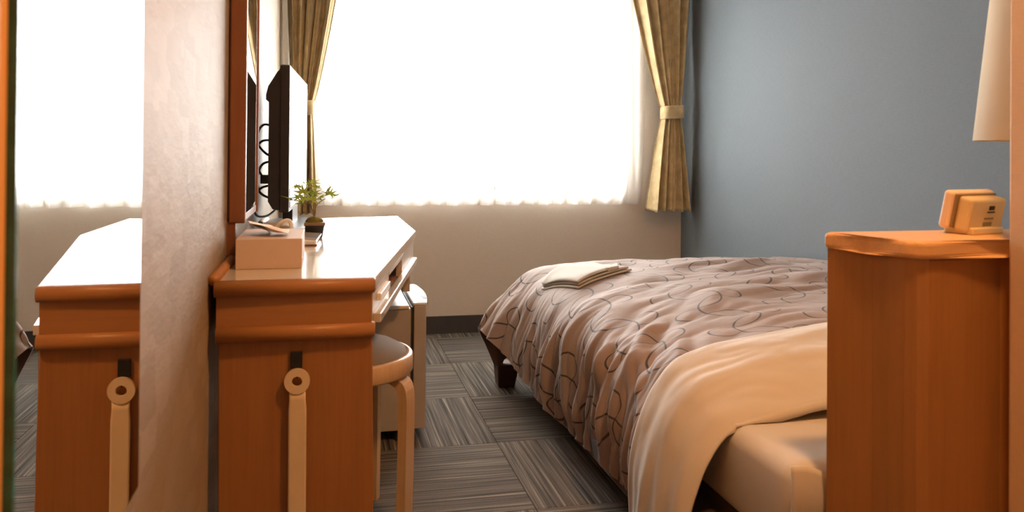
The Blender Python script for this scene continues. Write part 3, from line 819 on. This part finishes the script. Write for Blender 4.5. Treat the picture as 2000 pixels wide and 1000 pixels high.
g1 = bil(perlin(wy*12.0, ws*1.8, 1), .03); g2 = bil(perlin(wy*29, ws*5.0, 2), .05); g3 = perlin(wy*5, ws*3, 3)
dis = side**.8*(.050*g1+.020*g2+.024*g3)
xs_ = X+.10*perlin(Yc*3, X*3, 4); yt = Yc+.07*perlin(Yc*3, X*4, 5)
t1 = bil(perlin(yt*6.0-xs_*1.2, xs_*2.0, 6), .05); t2 = perlin(yt*4, xs_*3, 7); t3 = bil(perlin(yt*14-xs_*5, xs_*5+yt*3, 8), .06)
dis += top*(.020*t1+.017*t2+.0055*t3)
dis *= 1-.85*np.exp(-((X-.92)/.19)**4-((Yc-2.83)/.25)**4)
# diagonal pull folds half-way down the aisle side
for (y0_, s0_, ln, an, am) in ((2.02, .36, .22, .9, .016), (1.93, .31, .24, .7, .014), (2.13, .27, .20, 1.1, .013), (1.84, .40, .18, .4, .010)):
    dy, ds = Yc-y0_, S_-s0_; ca, sa = math.cos(an), math.sin(an)
    al = dy*ca+ds*sa; ac_ = -dy*sa+ds*ca
    dis += am*np.exp(-(al/ln*1.6)**2)*(np.exp(-(ac_/.020)**2)-.6*np.exp(-((ac_-.035)/.024)**2))
fade = np.clip((X-1.86)/-.05, 0, 1)*np.clip((Yc-1.515)/.05, .2, 1)
G2 = G+Nn*(dis*fade)[..., None]
# pointed gathers along the hem
hemw = np.clip(1-S_/.07, 0, 1)**1.5
G2[..., 2] += hemw*((.035*(g1+.3)+.016*g2)*np.clip((3.1-Yc)/.2, 0, 1))
G2[..., 2] = np.maximum(G2[..., 2], .03); G2[..., 0] = np.minimum(G2[..., 0], 1.895)
DG = G2.copy()
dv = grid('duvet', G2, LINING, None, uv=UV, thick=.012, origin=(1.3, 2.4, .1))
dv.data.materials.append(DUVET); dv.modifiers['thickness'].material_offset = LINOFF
tag(dv, 'taupe duvet printed with dark curling lines spread over the bed', 'duvet')
def duvet_h(x, y):
    i = int(np.argmin(np.abs(DG[:NT, NS//2, 1]-y))); row = DG[i]; j0 = int(np.argmax(row[:, 0] > .70))
    return float(np.interp(x, row[j0:, 0], row[j0:, 2]))+.006

# turned-down top sheet over the head end of the duvet
ys2 = np.linspace(1.492, 1.735, 60); n2 = 200; G3 = np.zeros((60, n2, 3))
for i, y in enumerate(ys2):
    d = section(max(y, 1.50), 300); u = np.linspace(0, 1, 300); f_ = np.linspace(0, 1, n2)
    G3[i, :, 0] = np.interp(f_, u, d[:, 0]); G3[i, :, 2] = np.interp(f_, u, d[:, 1]); G3[i, :, 1] = y
N3 = normals(G3)
if N3[30, n2-30, 2] < 0: N3 = -N3
tt = np.linspace(0, 1, 60)[:, None]; Xs, Zs = G3[..., 0], G3[..., 2]
lift = .005+.021*np.clip(tt/.45, 0, 1)**.6+.004*np.sin(PI*tt)
rel = .010*perlin(Xs*5, G3[..., 1]*16+Zs*2, 21)+.012*np.clip((.42-Zs)/.2, 0, 1)*perlin(G3[..., 1]*22, Zs*5, 22)+.003*bil(perlin(Xs*9+Zs*6, G3[..., 1]*24, 23), .08)
G3 = G3+N3*(lift+rel)[..., None]
G3[0, :, 2] = np.maximum(G3[0, :, 2]-.012*np.clip((Xs[0]-.78)/.05, 0, 1), np.where(Xs[0] > .80, MZ1+.002, 0))
G3[..., 2] = np.maximum(G3[..., 2], .06); G3[..., 0] = np.minimum(G3[..., 0], 1.898)
ts = grid('top_sheet', G3, SHEET, None, thick=.006, origin=(1.3, 1.61, .1))
tag(ts, 'white top sheet turned down over the head end of the duvet', 'sheet')

# pillow behind the headboard console
pw = np.zeros((26, 34, 3)); bm = nb()
def pil(u, v, sgn):
    e = (max(0, 1-abs(u)**3.2)*max(0, 1-abs(v)**3.2))**.5
    return (1.42+.30*u*(1-.05*v*v), 1.385+.10*v*(1-.05*u*u), MZ1+.045+sgn*.043*e)
vs = {}
for sgn in (1, -1):
    for i in range(25):
        for j in range(33):
            u, v = -1+2*j/32, -1+2*i/24
            vs[(sgn, i, j)] = bm.verts.new(pil(u, v, sgn))
    for i in range(24):
        for j in range(32): bm.faces.new((vs[(sgn, i, j)], vs[(sgn, i, j+1)], vs[(sgn, i+1, j+1)], vs[(sgn, i+1, j)]))
bmesh.ops.remove_doubles(bm, verts=bm.verts, dist=1e-4)
tag(finish('pillow', bm, PILLOW, None, True), 'white pillow at the head of the bed behind the wooden console', 'pillow')

# folded white garment on the duvet
fg = root('folded_robe', (.92, 2.82, duvet_h(.92, 2.82)), 'folded white cotton nightshirt lying on the duvet', 'clothing')
CA, CB, CC, CD = np.array((.775, 2.90)), np.array((.835, 2.635)), np.array((1.060, 2.735)), np.array((.985, 3.02))
def layer(z0, z1, a0, b0, a1, b1, nm, ripple, ph):
    ni, nj = 18, 26; rows = []
    def pt(a, b, z, e):
        p = (1-a)*((1-b)*CA+b*CB)+a*((1-b)*CD+b*CC)
        return (p[0], p[1], duvet_h(p[0], p[1])+z+ripple*math.sin(9*a+ph)*math.cos(7*b+ph)*e)
    bm = nb(); T = {}; Bt = {}
    for i in range(ni):
        for j in range(nj):
            a = a0+(a1-a0)*j/(nj-1); b = b0+(b1-b0)*i/(ni-1)
            ed = min(i, ni-1-i, j, nj-1-j); k = min(1, ed/2.0); ins = .25*(1-k)
            T[i, j] = bm.verts.new(pt(a, b, z1-(z1-z0)*ins, 1)); Bt[i, j] = bm.verts.new(pt(a, b, z0+(z1-z0)*ins, .3))
    for i in range(ni-1):
        for j in range(nj-1):
            bm.faces.new((T[i, j], T[i+1, j], T[i+1, j+1], T[i, j+1])); bm.faces.new((Bt[i, j], Bt[i, j+1], Bt[i+1, j+1], Bt[i+1, j]))
    for i in range(ni-1):
        for j in (0, nj-1): bm.faces.new((T[i, j], T[i+1, j], Bt[i+1, j], Bt[i, j]))
    for j in range(nj-1):
        for i in (0, ni-1): bm.faces.new((T[i, j], T[i, j+1], Bt[i, j+1], Bt[i, j]))
    return finish(nm, bm, TOWEL, fg, True)
layer(.000, .012, 0, 0, 1.0, 1, 'fold_layer', .0015, 0)
layer(.011, .022, .01, .01, .95, .99, 'fold_layer', .002, .7)
layer(.021, .033, .0, .0, .56, .98, 'fold_layer', .002, 1.9)
bm = nb(); hexa(bm, [(*(.55*CC+.45*CB), 0), (*(.75*CC+.25*CB), 0), (*(.70*CC+.1*CB+.2*CD), 0), (*(.5*CC+.3*CB+.2*CA), 0), (*(.56*CC+.44*CB), .014), (*(.74*CC+.26*CB), .012), (*(.70*CC+.1*CB+.2*CD), .010), (*(.5*CC+.3*CB+.2*CA), .010)], .002)
for v in bm.verts: v.co.z += duvet_h(v.co.x, v.co.y)+.020
finish('sleeve_fold', bm, TOWEL, fg, True)

# ------------------------------------------------------------------ headboard console
CT = .80
hc = root('headboard_console', (1.38, 1.17, 0), 'tall wooden headboard console with pale rounded top beside the bed head', 'headboard')
plan = [(.836, 1.258), (.870, 1.180), (.884, 1.118), (.895, 1.098), (.912, 1.092), (1.06, 1.106), (1.10, YP+.004), (1.900, YP+.004), (1.900, 1.258)]
inner = [(.842, 1.252), (.877, 1.180), (.891, 1.122), (.900, 1.105), (.916, 1.099), (1.06, 1.112), (1.105, YP+.010), (1.894, YP+.010), (1.894, 1.252)]
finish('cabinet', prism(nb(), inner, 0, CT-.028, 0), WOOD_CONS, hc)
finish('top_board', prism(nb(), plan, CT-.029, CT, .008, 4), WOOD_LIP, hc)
finish('shadow_gap', prism(nb(), [(a+.001 if a < 1 else a-.001, b) for a, b in inner], CT-.032, CT-.027), WOOD_DARK, hc)

# bedside clock seen from behind
ck = root('alarm_clock', (1.09, 1.205, CT), 'small cream plastic alarm clock turned away on the headboard console', 'clock')
Rz = Matrix.Rotation(math.radians(14), 4, 'Z'); Rx = Matrix.Rotation(math.radians(12), 4, 'X')
def ckpart(x0, x1, y0, y1, z0, z1, nm, mat, bev=.003, tilt=True, par=ck):
    bm = nb(); box(bm, x0, x1, y0, y1, z0, z1, bev, 3)
    for v in bm.verts:
        p = v.co.copy()
        if tilt: p = Rx @ p
        p = Rz @ p; v.co = p+Vector((1.085, 1.200, CT))
    return finish(nm, bm, mat, par)
ckpart(-.058, .056, .008, .026, .006, .072, 'front_case', CREAM2, .006)
ckpart(-.052, .052, .004, .010, .010, .068, 'seam', PRINT2, .001)
ckpart(-.046, .048, -.020, .006, .006, .066, 'rear_case', CREAM, .006)
ckpart(-.040, .042, -.030, .024, .0, .012, 'foot', CREAM, .003, False)
ckpart(.002, .016, -.0208, -.0195, .046, .053, 'label_mark', PRINT, 0)
ckpart(-.001, .019, -.0208, -.0195, .041, .0435, 'label_text', PRINT, 0)
ckpart(-.006, .018, -.0208, -.0195, .030, .033, 'label_text', PRINT2, 0)
ckpart(-.007, .016, -.0208, -.0195, .018, .025, 'label_text', PRINT2, 0)

# wall lamp with a tapered shade above the console
wl = root('wall_lamp', (1.281, YP, .96), 'cream fabric shade wall lamp above the headboard console', 'lamp')
bm = nb(); lc = (1.281, 1.225); n = 48
lathe(bm, [(.098, 1.24), (.100, 1.236), (.128, .962), (.1265, .960), (.1255, .963), (.0975, 1.236), (.098, 1.24)], lc, n)
finish('lamp_shade', bm, LAMPSHADE, wl, True)
bm = nb(); tube(bm, [(lc[0], YP-.001, 1.08), (lc[0], YP+.05, 1.08), (lc[0], lc[1], 1.08)], .009, 10); finish('arm', bm, METAL, wl, True)
finish('wall_plate', box(nb(), lc[0]-.03, lc[0]+.03, YP-.001, YP+.012, 1.02, 1.14, .003), METAL, wl)
bm = nb(); lathe(bm, [(0, 1.06), (.014, 1.06), (.014, 1.10), (.022, 1.12), (.030, 1.15), (.022, 1.178), (0, 1.186)], lc, 20); finish('bulb', bm, WHITEPL, wl, True)

# ceiling downlight in the entry passage
cl = root('ceiling_light', (.83, .70, ZC), 'round warm ceiling light over the entry passage', 'ceiling light')
finish('trim_ring', lathe(nb(), [(.085, ZC+.002), (.11, ZC-.004), (.115, ZC-.016), (.095, ZC-.018), (.085, ZC-.006)], (.83, .70), 40), WHITEPL, cl, True)
mL, ntL, bL = nt_new('warm_diffuser')
bL.inputs['Emission Color'].default_value = (*LAMP_COL, 1); bL.inputs['Emission Strength'].default_value = 6
finish('diffuser', lathe(nb(), [(0, ZC-.020), (.05, ZC-.019), (.09, ZC-.012), (.092, ZC-.004)], (.83, .70), 40), mL, cl, True)
ll = bpy.data.lights.new('ceiling_light_lamp', 'AREA'); ll.shape = 'DISK'; ll.size = .18; ll.energy = LAMP_W; ll.color = LAMP_COL
lo = bpy.data.objects.new('ceiling_light_lamp', ll); C.objects.link(lo); lo.parent = cl; lo.location = (0, 0, -.024)
